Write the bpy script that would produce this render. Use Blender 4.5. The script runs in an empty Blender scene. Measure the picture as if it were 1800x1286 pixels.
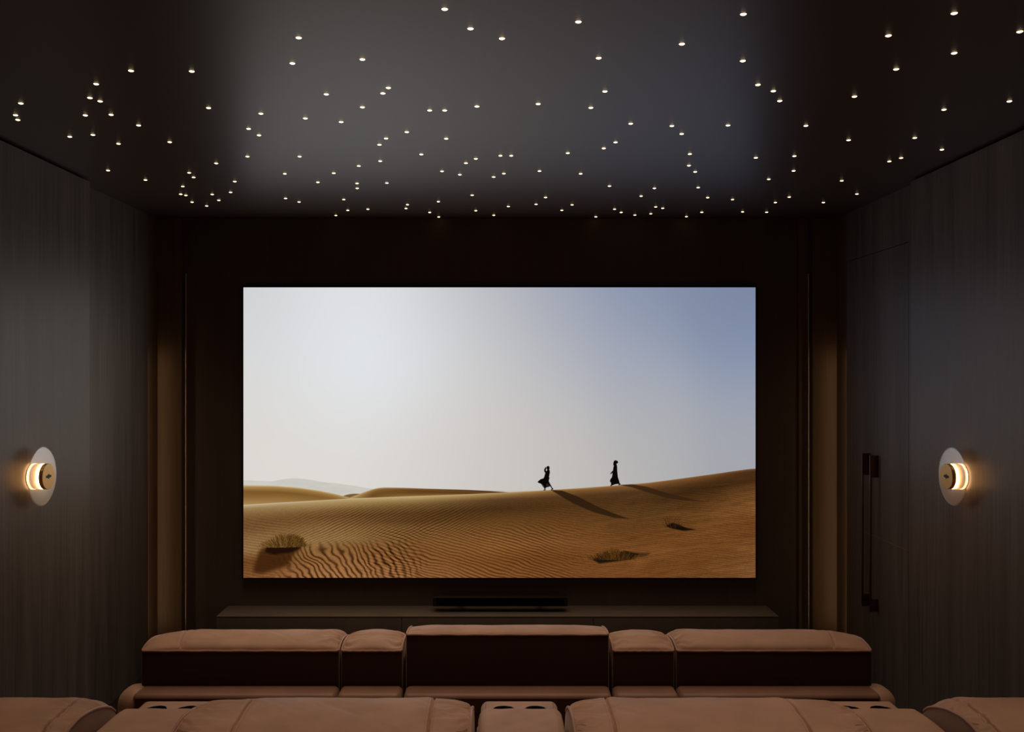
import bpy, bmesh, math, random
import numpy as np
from mathutils import Vector, Matrix

C = bpy.context.scene.collection
S = bpy.context.scene
PI = math.pi

# ------------------------------------------------------------------ camera, world, exposure
F = 1620.0            # focal length in pixels of the 1800 px frame
VX, VY = 874.0, 655.0  # vanishing point
EYE = 2.2
cam_data = bpy.data.cameras.new('camera')
cam_data.sensor_width = 36.0
cam_data.lens = 36.0 * F / 1800.0
cam_data.shift_x = (900.0 - VX) / 1800.0
cam_data.shift_y = (VY - 643.0) / 1800.0
cam_data.clip_start = 0.05
cam = bpy.data.objects.new('camera', cam_data)
C.objects.link(cam)
cam.location = (0, 0, EYE)
cam.rotation_euler = (PI / 2, 0, 0)
S.camera = cam

world = bpy.data.worlds.new('world')
S.world = world
world.use_nodes = True
world.node_tree.nodes['Background'].inputs[0].default_value = (0.004, 0.0035, 0.003, 1)
world.node_tree.nodes['Background'].inputs[1].default_value = 1.0

S.view_settings.view_transform = 'Standard'
S.view_settings.look = 'None'
S.view_settings.exposure = 0.0
S.view_settings.gamma = 1.0
S.view_settings.use_curve_mapping = False
S.cycles.max_bounces = 8
S.cycles.use_denoising = True

STAR_WATT = 3.2        # every star light carries a narrow lamp of this power
SCREEN_GAIN = 1.0
SCONCE_GAIN = 9.0

# ------------------------------------------------------------------ room measures (metres)
YB = 7.0               # the screen wall
YF = -1.6              # the wall behind the seats
XL, XR = -2.575, 2.575
PL, PR = -2.471, 2.508  # faces of the nearer wall panels
YP = 5.591             # where those panels end
HC = EYE + (VY - 384.0) * YB / F   # ceiling height


def px(x, y, Y):
    """the point at depth Y seen at pixel x, y"""
    return Vector(((x - VX) * Y / F, Y, EYE - (y - VY) * Y / F))


# ------------------------------------------------------------------ materials
def lin(c):
    return tuple(((v / 255.0) / 12.92) if v / 255.0 <= 0.04045 else ((v / 255.0 + 0.055) / 1.055) ** 2.4 for v in c)


def principled(name):
    m = bpy.data.materials.new(name)
    m.use_nodes = True
    nt = m.node_tree
    return m, nt, nt.nodes['Principled BSDF']


def node(nt, t, **kw):
    n = nt.nodes.new(t)
    for k, v in kw.items():
        setattr(n, k, v)
    return n


def leather(name, base, rough=0.5):
    m, nt, b = principled(name)
    tc = node(nt, 'ShaderNodeTexCoord')
    n1 = node(nt, 'ShaderNodeTexNoise'); n1.inputs['Scale'].default_value = 7.0; n1.inputs['Detail'].default_value = 4
    n2 = node(nt, 'ShaderNodeTexNoise'); n2.inputs['Scale'].default_value = 260.0; n2.inputs['Detail'].default_value = 3
    nt.links.new(tc.outputs['Object'], n1.inputs['Vector'])
    nt.links.new(tc.outputs['Object'], n2.inputs['Vector'])
    cr = node(nt, 'ShaderNodeValToRGB')
    cr.color_ramp.elements[0].position = 0.3
    cr.color_ramp.elements[0].color = tuple(v * 0.86 for v in base) + (1,)
    cr.color_ramp.elements[1].position = 0.7
    cr.color_ramp.elements[1].color = tuple(min(1, v * 1.1) for v in base) + (1,)
    nt.links.new(n1.outputs['Fac'], cr.inputs['Fac'])
    nt.links.new(cr.outputs['Color'], b.inputs['Base Color'])
    bp = node(nt, 'ShaderNodeBump'); bp.inputs['Strength'].default_value = 0.12; bp.inputs['Distance'].default_value = 0.001
    nt.links.new(n2.outputs['Fac'], bp.inputs['Height'])
    nt.links.new(bp.outputs['Normal'], b.inputs['Normal'])
    b.inputs['Roughness'].default_value = rough
    b.inputs['Sheen Weight'].default_value = 0.25
    b.inputs['Sheen Roughness'].default_value = 0.4
    b.inputs['Sheen Tint'].default_value = (1, 0.8, 0.7, 1)
    b.inputs['Specular IOR Level'].default_value = 0.35
    return m


def wood(name, base, rough=0.4, contrast=0.25, scale=1.0, spec=0.5, aniso=0.0):
    """dark veneer with a fine vertical grain"""
    m, nt, b = principled(name)
    tc = node(nt, 'ShaderNodeTexCoord')
    mp = node(nt, 'ShaderNodeMapping')
    mp.inputs['Scale'].default_value = (42 * scale, 42 * scale, 0.9 * scale)
    nt.links.new(tc.outputs['Object'], mp.inputs['Vector'])
    n1 = node(nt, 'ShaderNodeTexNoise'); n1.inputs['Scale'].default_value = 1.6; n1.inputs['Detail'].default_value = 8
    n1.inputs['Roughness'].default_value = 0.65; n1.inputs['Distortion'].default_value = 0.3
    nt.links.new(mp.outputs[0], n1.inputs['Vector'])
    mp2 = node(nt, 'ShaderNodeMapping')
    mp2.inputs['Scale'].default_value = (6 * scale, 6 * scale, 0.35 * scale)
    nt.links.new(tc.outputs['Object'], mp2.inputs['Vector'])
    n2 = node(nt, 'ShaderNodeTexNoise'); n2.inputs['Scale'].default_value = 1.2; n2.inputs['Detail'].default_value = 3
    nt.links.new(mp2.outputs[0], n2.inputs['Vector'])
    ad = node(nt, 'ShaderNodeMath', operation='MULTIPLY_ADD')
    ad.inputs[1].default_value = 0.6
    nt.links.new(n1.outputs['Fac'], ad.inputs[0])
    ml = node(nt, 'ShaderNodeMath', operation='MULTIPLY'); ml.inputs[1].default_value = 0.4
    nt.links.new(n2.outputs['Fac'], ml.inputs[0]); nt.links.new(ml.outputs[0], ad.inputs[2])
    cr = node(nt, 'ShaderNodeValToRGB')
    cr.color_ramp.elements[0].position = 0.36
    cr.color_ramp.elements[0].color = tuple(v * (1 - contrast) for v in base) + (1,)
    cr.color_ramp.elements[1].position = 0.64
    cr.color_ramp.elements[1].color = tuple(v * (1 + contrast) for v in base) + (1,)
    nt.links.new(ad.outputs[0], cr.inputs['Fac'])
    nt.links.new(cr.outputs['Color'], b.inputs['Base Color'])
    mr = node(nt, 'ShaderNodeMapRange')
    mr.inputs['From Min'].default_value = 0.3; mr.inputs['From Max'].default_value = 0.7
    mr.inputs['To Min'].default_value = rough - 0.05; mr.inputs['To Max'].default_value = rough + 0.08
    nt.links.new(ad.outputs[0], mr.inputs['Value'])
    nt.links.new(mr.outputs[0], b.inputs['Roughness'])
    bp = node(nt, 'ShaderNodeBump'); bp.inputs['Strength'].default_value = 0.12; bp.inputs['Distance'].default_value = 0.001
    nt.links.new(n1.outputs['Fac'], bp.inputs['Height'])
    nt.links.new(bp.outputs['Normal'], b.inputs['Normal'])
    b.inputs['Specular IOR Level'].default_value = spec
    b.inputs['Specular Tint'].default_value = (1.0, 0.88, 0.79, 1)
    return m


def paint(name, base, rough=0.6, spec=0.5, noise=0.06, nscale=3.0):
    m, nt, b = principled(name)
    tc = node(nt, 'ShaderNodeTexCoord')
    n1 = node(nt, 'ShaderNodeTexNoise'); n1.inputs['Scale'].default_value = nscale; n1.inputs['Detail'].default_value = 5
    nt.links.new(tc.outputs['Object'], n1.inputs['Vector'])
    cr = node(nt, 'ShaderNodeValToRGB')
    cr.color_ramp.elements[0].position = 0.3
    cr.color_ramp.elements[0].color = tuple(v * (1 - noise) for v in base) + (1,)
    cr.color_ramp.elements[1].position = 0.7
    cr.color_ramp.elements[1].color = tuple(v * (1 + noise) for v in base) + (1,)
    nt.links.new(n1.outputs['Fac'], cr.inputs['Fac'])
    nt.links.new(cr.outputs['Color'], b.inputs['Base Color'])
    b.inputs['Roughness'].default_value = rough
    b.inputs['Specular IOR Level'].default_value = spec
    return m


def metal(name, base, rough=0.3, nscale=60.0):
    m = paint(name, base, rough, 0.5, 0.05, nscale)
    m.node_tree.nodes['Principled BSDF'].inputs['Metallic'].default_value = 1.0
    return m


def emit(name, col, strength):
    m, nt, b = principled(name)
    b.inputs['Base Color'].default_value = (0.6, 0.5, 0.4, 1)
    b.inputs['Emission Color'].default_value = tuple(col) + (1,)
    b.inputs['Emission Strength'].default_value = strength
    return m


M = {}
M['leather'] = leather('tan_leather', (0.47, 0.255, 0.168), 0.55)
M['shell'] = leather('brown_leather', (0.24, 0.115, 0.075), 0.5)
M['panel'] = leather('oxblood_back_panel', (0.034, 0.008, 0.005), 0.6)  # near-black so that the shade on the seats' rear faces is in the colour
M['piping'] = leather('piping_leather', (0.44, 0.23, 0.16), 0.45)
M['wall'] = wood('grey_brown_veneer', (0.135, 0.106, 0.088), 0.46, 0.42, spec=0.95)
M['wall_back'] = wood('dark_screen_wall_veneer', (0.112, 0.083, 0.070), 0.55, 0.12)
M['pilaster'] = wood('brown_oak_veneer', (0.15, 0.098, 0.058), 0.45, 0.2)
M['ceiling'] = paint('ceiling_lacquer', (0.085, 0.062, 0.054), 0.38, 0.60, 0.04, 1.5)
M['ceiling'].node_tree.nodes['Principled BSDF'].inputs['Specular Tint'].default_value = (1.0, 0.80, 0.70, 1)
M['gap'] = paint('shadow_gap_black', (0.004, 0.003, 0.003), 0.8)
M['floor'] = paint('dark_carpet', (0.03, 0.02, 0.015), 0.95, 0.1, 0.3, 160)
M['cabinet'] = wood('cabinet_veneer', (0.15, 0.112, 0.09), 0.5, 0.1, 0.6)
M['worktop'] = wood('worktop_veneer', (0.19, 0.145, 0.11), 0.5, 0.1, 0.6)
M['black'] = paint('satin_black', (0.006, 0.006, 0.005), 0.5)
M['grille'] = paint('black_speaker_cloth', (0.004, 0.004, 0.0035), 0.9, 0.1, 0.4, 900)
M['bronze'] = metal('dark_bronze', (0.26, 0.15, 0.105), 0.38)
M['brass'] = metal('satin_brass', (0.72, 0.44, 0.17), 0.38)
M['copper_strip'] = metal('polished_copper_strip', (0.92, 0.78, 0.68), 0.34)
M['inlay'] = metal('brushed_inlay', (0.5, 0.38, 0.32), 0.5)
M['cup'] = metal('black_nickel', (0.05, 0.045, 0.04), 0.3)
M['star'] = emit('star_glow', (1.0, 0.74, 0.42), 4.0)
M['led'] = emit('warm_led_strip', (1.0, 0.66, 0.36), 3.8)  # emitter of the strips added for the corner glow
M['ring'] = emit('led_ring_glow', (1.0, 0.56, 0.24), SCONCE_GAIN)


def coated_glass():
    m = bpy.data.materials.new('coated_glass')
    m.use_nodes = True
    nt = m.node_tree
    nt.nodes.clear()
    out = node(nt, 'ShaderNodeOutputMaterial')
    tr = node(nt, 'ShaderNodeBsdfTransparent'); tr.inputs['Color'].default_value = (0.93, 0.90, 0.87, 1)
    gs = node(nt, 'ShaderNodeBsdfGlossy'); gs.inputs['Roughness'].default_value = 0.30
    gs.inputs['Color'].default_value = (0.95, 0.90, 0.86, 1)
    df = node(nt, 'ShaderNodeBsdfTranslucent'); df.inputs['Color'].default_value = (0.8, 0.76, 0.72, 1)
    n1 = node(nt, 'ShaderNodeTexNoise'); n1.inputs['Scale'].default_value = 9.0
    mr = node(nt, 'ShaderNodeMapRange')
    mr.inputs['To Min'].default_value = 0.40; mr.inputs['To Max'].default_value = 0.46
    nt.links.new(n1.outputs['Fac'], mr.inputs['Value'])
    m0 = node(nt, 'ShaderNodeMixShader'); m0.inputs[0].default_value = 0.06
    nt.links.new(tr.outputs[0], m0.inputs[1]); nt.links.new(df.outputs[0], m0.inputs[2])
    mx = node(nt, 'ShaderNodeMixShader')
    nt.links.new(mr.outputs[0], mx.inputs[0])
    nt.links.new(m0.outputs[0], mx.inputs[1])
    nt.links.new(gs.outputs[0], mx.inputs[2])
    nt.links.new(mx.outputs[0], out.inputs['Surface'])
    return m


M['glass'] = coated_glass()


# ------------------------------------------------------------------ object helpers
def obj(name, bm, m, parent=None, smooth=True, angle=40, bevel=None):
    me = bpy.data.meshes.new(name)
    bm.normal_update()
    bm.to_mesh(me)
    bm.free()
    for mm in (m if isinstance(m, (list, tuple)) else [m]):
        me.materials.append(mm)
    if smooth:
        me.shade_smooth()
        me.set_sharp_from_angle(angle=math.radians(angle))
    o = bpy.data.objects.new(name, me)
    C.objects.link(o)
    if parent is not None:
        o.parent = parent
    return o


def tag(o, label, cat, group=None):
    o['label'] = label
    o['category'] = cat
    if group:
        o['group'] = group
    return o


def thing(name, label, cat, loc=(0, 0, 0), rotz=0, group=None):
    o = bpy.data.objects.new(name, None)
    o.empty_display_size = 0.1
    C.objects.link(o)
    o.location = loc
    o.rotation_euler = (0, 0, rotz)
    return tag(o, label, cat, group)


def struct(name, bm, m, parent=None, smooth=False):
    o = obj(name, bm, m, parent, smooth)
    if parent is None:
        o['kind'] = 'structure'
    return o


def box(bm, x0, x1, y0, y1, z0, z1, r=0.0, seg=3, mi=0):
    g = bmesh.ops.create_cube(bm, size=1.0)
    vs = g['verts']
    for v in vs:
        v.co = Vector((x0 + (v.co.x + .5) * (x1 - x0), y0 + (v.co.y + .5) * (y1 - y0), z0 + (v.co.z + .5) * (z1 - z0)))
    fs = set(f for v in vs for f in v.link_faces)
    for f in fs:
        f.material_index = mi
    if r > 0:
        es = list(set(e for v in vs for e in v.link_edges))
        bmesh.ops.bevel(bm, geom=es, offset=r, segments=seg, profile=0.5, affect='EDGES', clamp_overlap=True)
    return bm


def newbox(*a, **k):
    bm = bmesh.new()
    return box(bm, *a, **k)


def tube(bm, pts, r, n=8, closed=False):
    pts = [Vector(p) for p in pts]
    rings = []
    N = len(pts)
    up0 = Vector((0.31, 0.17, 0.93)).normalized()
    for i, p in enumerate(pts):
        a = pts[i - 1] if (i > 0 or closed) else p
        b = pts[(i + 1) % N] if (i < N - 1 or closed) else p
        t = (b - a).normalized()
        s = t.cross(up0).normalized()
        u = s.cross(t).normalized()
        rings.append([bm.verts.new(p + r * (math.cos(2 * PI * k / n) * s + math.sin(2 * PI * k / n) * u)) for k in range(n)])
    rng = range(N if closed else N - 1)
    for i in rng:
        A, B = rings[i], rings[(i + 1) % N]
        for k in range(n):
            bm.faces.new((A[k], B[k], B[(k + 1) % n], A[(k + 1) % n]))
    if not closed:
        bm.faces.new(rings[0])
        bm.faces.new(list(reversed(rings[-1])))
    bmesh.ops.recalc_face_normals(bm, faces=bm.faces[:])
    return bm


def lathe_x(bm, prof, n=64, mi=0, hole=False):
    """revolve (x, r) pairs about the X axis"""
    rings = []
    for x, r in prof:
        if r < 1e-6:
            rings.append([bm.verts.new((x, 0, 0))])
        else:
            rings.append([bm.verts.new((x, r * math.cos(2 * PI * k / n), r * math.sin(2 * PI * k / n))) for k in range(n)])
    for A, B in zip(rings, rings[1:]):
        if len(A) == 1 and len(B) == 1:
            continue
        for k in range(n):
            k2 = (k + 1) % n
            if len(A) == 1:
                f = bm.faces.new((A[0], B[k], B[k2]))
            elif len(B) == 1:
                f = bm.faces.new((A[k], B[0], A[k2]))
            else:
                f = bm.faces.new((A[k], B[k], B[k2], A[k2]))
            f.material_index = mi
    bmesh.ops.recalc_face_normals(bm, faces=bm.faces[:])
    return bm


# ------------------------------------------------------------------ the room
struct('floor', newbox(XL - .1, XR + .1, YF - .1, YB + .1, -0.1, 0.0), M['floor'])
struct('ceiling', newbox(XL - .1, XR + .1, YF - .1, YB + .1, HC, HC + 0.1), M['ceiling'])
struct('wall_screen', newbox(XL - .1, XR + .1, YB, YB + .1, 0, HC), M['wall_back'])
struct('wall_back', newbox(XL - .1, XR + .1, YF - .1, YF, 0, HC), M['wall'])
YE = 6.795   # the side walls' grey veneer stops here, a brown return follows
bm = newbox(XL - .1, XL, YF, YE, 0, HC)
struct('wall_left', bm, M['wall'])
# right wall: whole behind the door leaves
bm = bmesh.new()
box(bm, XR, XR + .1, YF, 5.766, 0, HC)
box(bm, XR + .04, XR + .1, 5.766, YE, 0, HC)
box(bm, XR, XR + .1, 5.766, YE, 3.02, HC)
struct('wall_right', bm, M['wall'])
GAP = 0.012
struct('trim_1', newbox(XL, PL, YF, YP, 0, HC - GAP, r=0.003, seg=2), M['wall'])
struct('trim_2', newbox(PR, XR, YF, YP, 0, HC - GAP, r=0.003, seg=2), M['wall'])
def side_return(name, s):
    bm = bmesh.new()
    q = [(s * (-XL + .030), YE + .001), (s * (-XL - .012), YB), (s * (-XL + .1), YB), (s * (-XL + .1), YE + .001)]
    lo = [bm.verts.new((x, y, 0)) for x, y in q]
    hi = [bm.verts.new((x, y, HC)) for x, y in q]
    bm.faces.new(lo); bm.faces.new(hi)
    for k in range(4):
        bm.faces.new((lo[k], lo[(k + 1) % 4], hi[(k + 1) % 4], hi[k]))
    bmesh.ops.recalc_face_normals(bm, faces=bm.faces[:])
    return struct(name, bm, M['pilaster'])


side_return('trim_3', -1)
side_return('trim_4', 1)
for s_ in (-1, 1):
    # an unseen strip added behind the veneer's end to give the corner its glow
    x = s_ * (XR + .014)
    o = obj('led_strip', newbox(x - .007, x + .007, YE + .0005, YE + .006, .25, 2.35), M['led'], None, False)
    tag(o, 'slim warm light strip hidden in the %s corner beside the screen wall' % ('left' if s_ < 0 else 'right'), 'light strip', 'corner light strips')

# pilasters against the screen wall
SX0, SX1 = (322 - VX) * YB / F, (1426 - VX) * YB / F
struct('trim_5', newbox(XL - .02, SX0, YB - .03, YB, 0, HC, r=0.004, seg=2), M['pilaster'])
struct('trim_6', newbox(SX1, XR + .02, YB - .03, YB, 0, HC, r=0.004, seg=2), M['pilaster'])
bm = newbox(1.0 * (1403 - VX) * YB / F, (1420 - VX) * YB / F, YB - .012, YB, 0, HC, r=0.004, seg=2)
struct('trim_7', bm, M['pilaster'])


def copper_strip(name, xpix, label):
    x = (xpix - VX) * (YB - .03) / F
    bm = bmesh.new()
    # half-round bar from the floor to just above the screen
    z1 = EYE + (VY - 482) * YB / F
    n = 10
    a = [bm.verts.new((x + .0052 * math.cos(PI + PI * k / n), YB - .034 + .006 * math.sin(PI + PI * k / n), 0.0)) for k in range(n + 1)]
    b = [bm.verts.new((v.co.x, v.co.y, z1)) for v in a]
    for k in range(n):
        bm.faces.new((a[k], a[k + 1], b[k + 1], b[k]))
    wa = [bm.verts.new((x + s * .0052, YB, z)) for s, z in ((-1, 0), (1, 0), (1, z1), (-1, z1))]
    bm.faces.new((a[0], b[0], wa[3], wa[0]))
    bm.faces.new((a[-1], wa[1], wa[2], b[-1]))
    bm.faces.new(list(b) + [wa[2], wa[3]])
    bmesh.ops.recalc_face_normals(bm, faces=bm.faces[:])
    o = obj(name, bm, M['copper_strip'])
    return tag(o, label, 'trim strip', 'slim metal strips beside the screen')


copper_strip('metal_strip', 327.3, 'slim upright copper coloured strip on the wall left of the screen')
copper_strip('metal_strip', 1420.8, 'slim upright copper coloured strip on the wall right of the screen')

struct('trim_8', newbox(XL, XR, YF, 3.92, 0, 0.18, r=0.006, seg=2), M['floor'])   # platform under the rear row
bpy.data.objects['trim_8'].name = 'floor_riser'

# door: two flush leaves in the right wall, each with a long pull
YC = 6.302
for i, (y0, y1, yh, zt, zb, lab) in enumerate(((5.77, YC - .0015, 6.235, 1.642, 0.584, 'dark bronze bar handle'), (YC + .0015, YE - .004, 6.37, 1.646, 0.588, 'dark bronze bar handle'))):
    bm = bmesh.new()
    zs = EYE - (928 - VY) * 6.61 / F
    box(bm, XR, XR + .04, y0, y1, 0.004, 3.016, r=0.0012, seg=2)
    d = struct('door_%d' % (i + 1), bm, M['wall'])
    bm = newbox(XR - .0025, XR + .002, y0 + .002, y1 - .002 if i == 0 else 6.61, zs - .0012, zs + .0012)
    obj('inlay_strip', bm, M['inlay'], d, False)
    bm = bmesh.new()
    box(bm, XR - .056, XR - .044, yh - .006, yh + .006, zb, zt, r=0.002, seg=2)
    h = obj('door_handle', bm, M['bronze'], d)
    for za, zc in ((zt - .15, zt - .001), (zb + .001, zb + .085)):
        obj('bracket', newbox(XR - .046, XR, yh - .005, yh + .005, za, zc, r=0.0015, seg=2), M['bronze'], h)

# ------------------------------------------------------------------ star lights
STARS_A = [(110,544),(82,606),(94,631),(368,720),(450,607),(474,515),(507,442),(528,533),(586,604),(490,710),(625,757),(731,660),(691,372),(1011,375),(1100,568),(895,748),(570,898),(767,948),(998,910),(1021,934),(964,982),(953,1023),(980,1029),(1013,1065),(1090,1085),(1119,1024),(1154,1055),(1216,1013),(1238,956),(1140,860),(1305,824),(1311,678),(1366,712),(1376,598),(1542,333),(1575,198),(1721,496),(1610,623),(1799,642),(1580,824),(1502,915),(1676,960),(1760,912),(1506,1045),(1577,1064),(1771,1135)]
STARS_B = [(545,47),(681,150),(847,202),(1250,114),(1796,231),(111,312),(1357,305),(248,462),(219,491),(111,564),(466,581),(545,581),(715,560),(1038,547),(1316,567),(1390,481),(1526,651),(1743,663),(1795,705),(345,695),(236,729),(201,762),(553,730),(422,813),(205,848),(92,874),(83,966),(84,992),(240,964),(531,902),(625,920),(657,859),(709,836),(839,820),(896,820),(857,914),(803,932),(1045,901),(1194,806),(1384,781),(1446,749),(1262,915),(1414,980),(1581,1033),(1651,992),(690,1028),(512,1062),(349,1078),(341,1098),(140,1102),(34,1108),(13,1051),(466,1119),(514,1143),(709,1110),(881,1088),(804,1134),(1027,1076),(1077,1040),(1163,1108),(1217,1079),(1342,1142),(1441,1102),(1476,1119),(1548,1133),(1632,1126),(1658,1090),(1695,1097)]
STARS_C = [(320,74),(317,320),(397,446),(478,479),(512,531),(239,660),(650,662),(38,811),(33,872),(66,905),(82,988),(132,1041),(101,1118),(20,1141),(263,1051),(386,831),(589,822),(585,900),(454,944),(489,1067),(562,1038),(316,1116),(443,1118),(742,1067),(839,952),(919,1022),(875,738),(906,508),(1085,187),(1126,364),(1432,279),(1432,69),(1778,166),(1723,533),(1378,577),(1224,726),(1367,788),(1090,850),(1152,832)]
stars = [(x / 3, y / 3) for x, y in STARS_A] + [(600 + x / 3, y / 3) for x, y in STARS_B] + [(1200 + x / 3, y / 3) for x, y in STARS_C]
star_pos = []
for x, y in stars:
    Y = (HC - EYE) * F / (VY - y)
    star_pos.append(((x - VX) * Y / F, Y))
rnd = random.Random(7)
extra = []
while len(extra) < 84:                # unseen stars added over the rear seats to light their tops
    c = (rnd.uniform(-2.3, 2.3), rnd.uniform(0.2, 2.75))
    if all((c[0] - e[0]) ** 2 + (c[1] - e[1]) ** 2 > 0.055 for e in extra):
        extra.append(c)


def star_mesh():
    bm = bmesh.new()
    n = 16
    prof = [(0.0, .0112, 1), (-.0008, .0110, 1), (-.0008, .0104, 0), (-.0022, .0092, 0), (-.0036, .0062, 0), (-.0042, .0030, 0), (-.0043, 0, 0)]
    rings = []
    for z, r, mi in prof:
        rings.append([bm.verts.new((0, 0, z))] if r == 0 else [bm.verts.new((r * math.cos(2 * PI * k / n), r * math.sin(2 * PI * k / n), z)) for k in range(n)])
    for i in range(len(rings) - 1):
        A, B = rings[i], rings[i + 1]
        for k in range(n):
            k2 = (k + 1) % n
            f = bm.faces.new((A[k], B[0], A[k2]) if len(B) == 1 else (A[k], B[k], B[k2], A[k2]))
            f.material_index = 0 if prof[i + 1][2] == 0 and prof[i][2] == 0 else 1
    bm.faces.new(rings[0]).material_index = 1
    bmesh.ops.recalc_face_normals(bm, faces=bm.faces[:])
    return bm


lamp = bpy.data.lights.new('star_lamp', 'SPOT')
lamp.energy = STAR_WATT
lamp.color = (1.0, 0.80, 0.58)
lamp.spot_size = math.radians(74)
lamp.spot_blend = 1.0
lamp.shadow_soft_size = 0.02
proto = None
for x, y in star_pos + extra:
    if proto is None:
        o = obj('star_light', star_mesh(), [M['star'], M['bronze']])
        tag(o, 'tiny warm white pinpoint star light set in the dark ceiling', 'ceiling light', 'star lights scattered over the ceiling')
        proto = o
        l = bpy.data.objects.new('star_lamp', lamp)
        C.objects.link(l)
        l.parent = o
        l.location = (0, 0, -.012)
        lproto = l
    else:
        o = proto.copy()
        C.objects.link(o)
        if y < 6.45 and abs(x) < 2.1:      # the ones close to a wall are only glow points
            l = lproto.copy()
            C.objects.link(l)
            l.parent = o
    o.location = (x, y, HC)


# ------------------------------------------------------------------ the screen's picture, drawn in code
def picture():
    K = 2
    W, H = 900 * K, 510 * K
    U, V = np.meshgrid((np.arange(W) + .5) / K, (np.arange(H) + .5) / K)
    g = lambda c: (c[0] / 1.9565 - 8.0, c[1] / 1.9565 - 15.0)
    rs = np.random.RandomState(3)

    def vnoise(u, v, seed):
        r = np.random.RandomState(seed)
        T = r.rand(256, 256)
        iu, iv = np.floor(u).astype(int), np.floor(v).astype(int)
        fu, fv = u - iu, v - iv
        fu, fv = fu * fu * (3 - 2 * fu), fv * fv * (3 - 2 * fv)
        a, b = T[iv % 256, iu % 256], T[iv % 256, (iu + 1) % 256]
        c, d = T[(iv + 1) % 256, iu % 256], T[(iv + 1) % 256, (iu + 1) % 256]
        return (a * (1 - fu) + b * fu) * (1 - fv) + (c * (1 - fu) + d * fu) * fv

    def fbm(u, v, seed, n=4):
        s, a, t = 0, 1, 0
        for i in range(n):
            s = s + a * vnoise(u * 2 ** i + 17 * i, v * 2 ** i + 31 * i, seed + i)
            t += a; a *= .5
        return s / t

    def field(ctrl, sig, u, v, asp=1.0):
        num = np.zeros(u.shape + (3,)); den = np.zeros(u.shape) + 1e-12
        for (cx, cy), col in ctrl:
            a, b = g((cx, cy))
            w = np.exp(-((u - a) ** 2 + ((v - b) * asp) ** 2) / (2 * sig ** 2)) + 1e-9
            num += w[..., None] * np.array(col, float)
            den += w
        return num / den[..., None]

    # coarse fields, then upsampled by evaluating on a quarter grid
    q = 4
    Uq, Vq = U[::q, ::q], V[::q, ::q]

    def up(a):
        # bilinear upsampling of the quarter grid
        h, w = a.shape[:2]
        yi = np.clip((np.arange(H) + .5) / q - .5 / q, 0, h - 1.001); xi = np.clip((np.arange(W) + .5) / q - .5 / q, 0, w - 1.001)
        y0, x0 = yi.astype(int), xi.astype(int)
        fy, fx = (yi - y0)[:, None, None], (xi - x0)[None, :, None]
        return (a[y0][:, x0] * (1 - fy) * (1 - fx) + a[y0 + 1][:, x0] * fy * (1 - fx) + a[y0][:, x0 + 1] * (1 - fy) * fx + a[y0 + 1][:, x0 + 1] * fy * fx)

    sky_c = [((40,60),(205,206,208)),((240,60),(218,219,221)),((440,60),(224,226,228)),((620,60),(213,214,216)),((760,60),(192,193,197)),((900,60),(178,180,188)),((1100,60),(156,162,178)),((1350,60),(134,145,170)),((1560,60),(128,140,164)),((1720,20),(120,132,157)),
             ((40,250),(214,215,216)),((240,250),(222,225,229)),((440,250),(226,231,238)),((600,250),(223,227,232)),((730,250),(212,213,215)),((850,250),(198,197,198)),((1000,250),(186,187,192)),((1200,250),(170,174,186)),((1400,250),(156,163,181)),((1740,250),(130,144,173)),
             ((40,450),(217,215,211)),((240,440),(222,223,222)),((440,430),(225,227,229)),((650,440),(219,219,219)),((780,450),(208,206,204)),((900,450),(200,197,195)),((1100,450),(189,188,189)),((1400,450),(171,173,180)),((1740,450),(157,163,177)),
             ((40,600),(221,216,209)),((240,600),(221,218,212)),((440,600),(220,217,212)),((650,600),(213,209,204)),((800,600),(206,200,195)),((950,600),(200,195,190)),((1100,600),(193,189,186)),((1400,600),(178,176,175)),((1740,600),(165,165,170)),
             ((200,690),(223,215,210)),((600,700),(214,208,203)),((900,700),(203,198,193)),((1200,690),(190,186,181))]
    img = up(field(sky_c, 66.0, Uq, Vq))

    def prof(pts, u):
        a = np.array([g(p) for p in pts])
        return np.interp(u, a[:, 0], a[:, 1])

    u1 = U[0]

    def smoothp(pts):
        y = prof(pts, u1)
        k = np.hanning(31 * K); k /= k.sum()
        yp = np.pad(y, 31 * K, mode='edge')
        return np.convolve(yp, k, mode='same')[31 * K:-31 * K][None, :]

    def over(mask, col):
        nonlocal img
        img = img * (1 - mask[..., None]) + np.asarray(col, float) * mask[..., None]

    edge = lambda d, w=1.0: np.clip(d / w + .5, 0, 1)
    # hazy far hills
    p = smoothp([(0, 691), (60, 694), (110, 697), (160, 688), (190, 685), (250, 690), (290, 699), (350, 703), (420, 715), (480, 724), (600, 727), (2000, 727)])
    d = V - p - 1.5 * (fbm(U / 22, V * 0, 91) - .5)
    c = up(field([((100, 700), (203, 200, 193)), ((300, 720), (200, 197, 189)), ((500, 730), (206, 200, 190)), ((1000, 726), (198, 190, 181)), ((1500, 726), (180, 176, 170))], 60, Uq, Vq))
    c = c + (fbm(U / 20, V / 5, 55)[..., None] - .5) * 14
    over(edge(d) * (U < 620), c)
    # left dune
    p = smoothp([(0, 709), (120, 711), (200, 717), (270, 727), (330, 739), (380, 752), (430, 765), (2000, 900)])
    d = V - p
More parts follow.
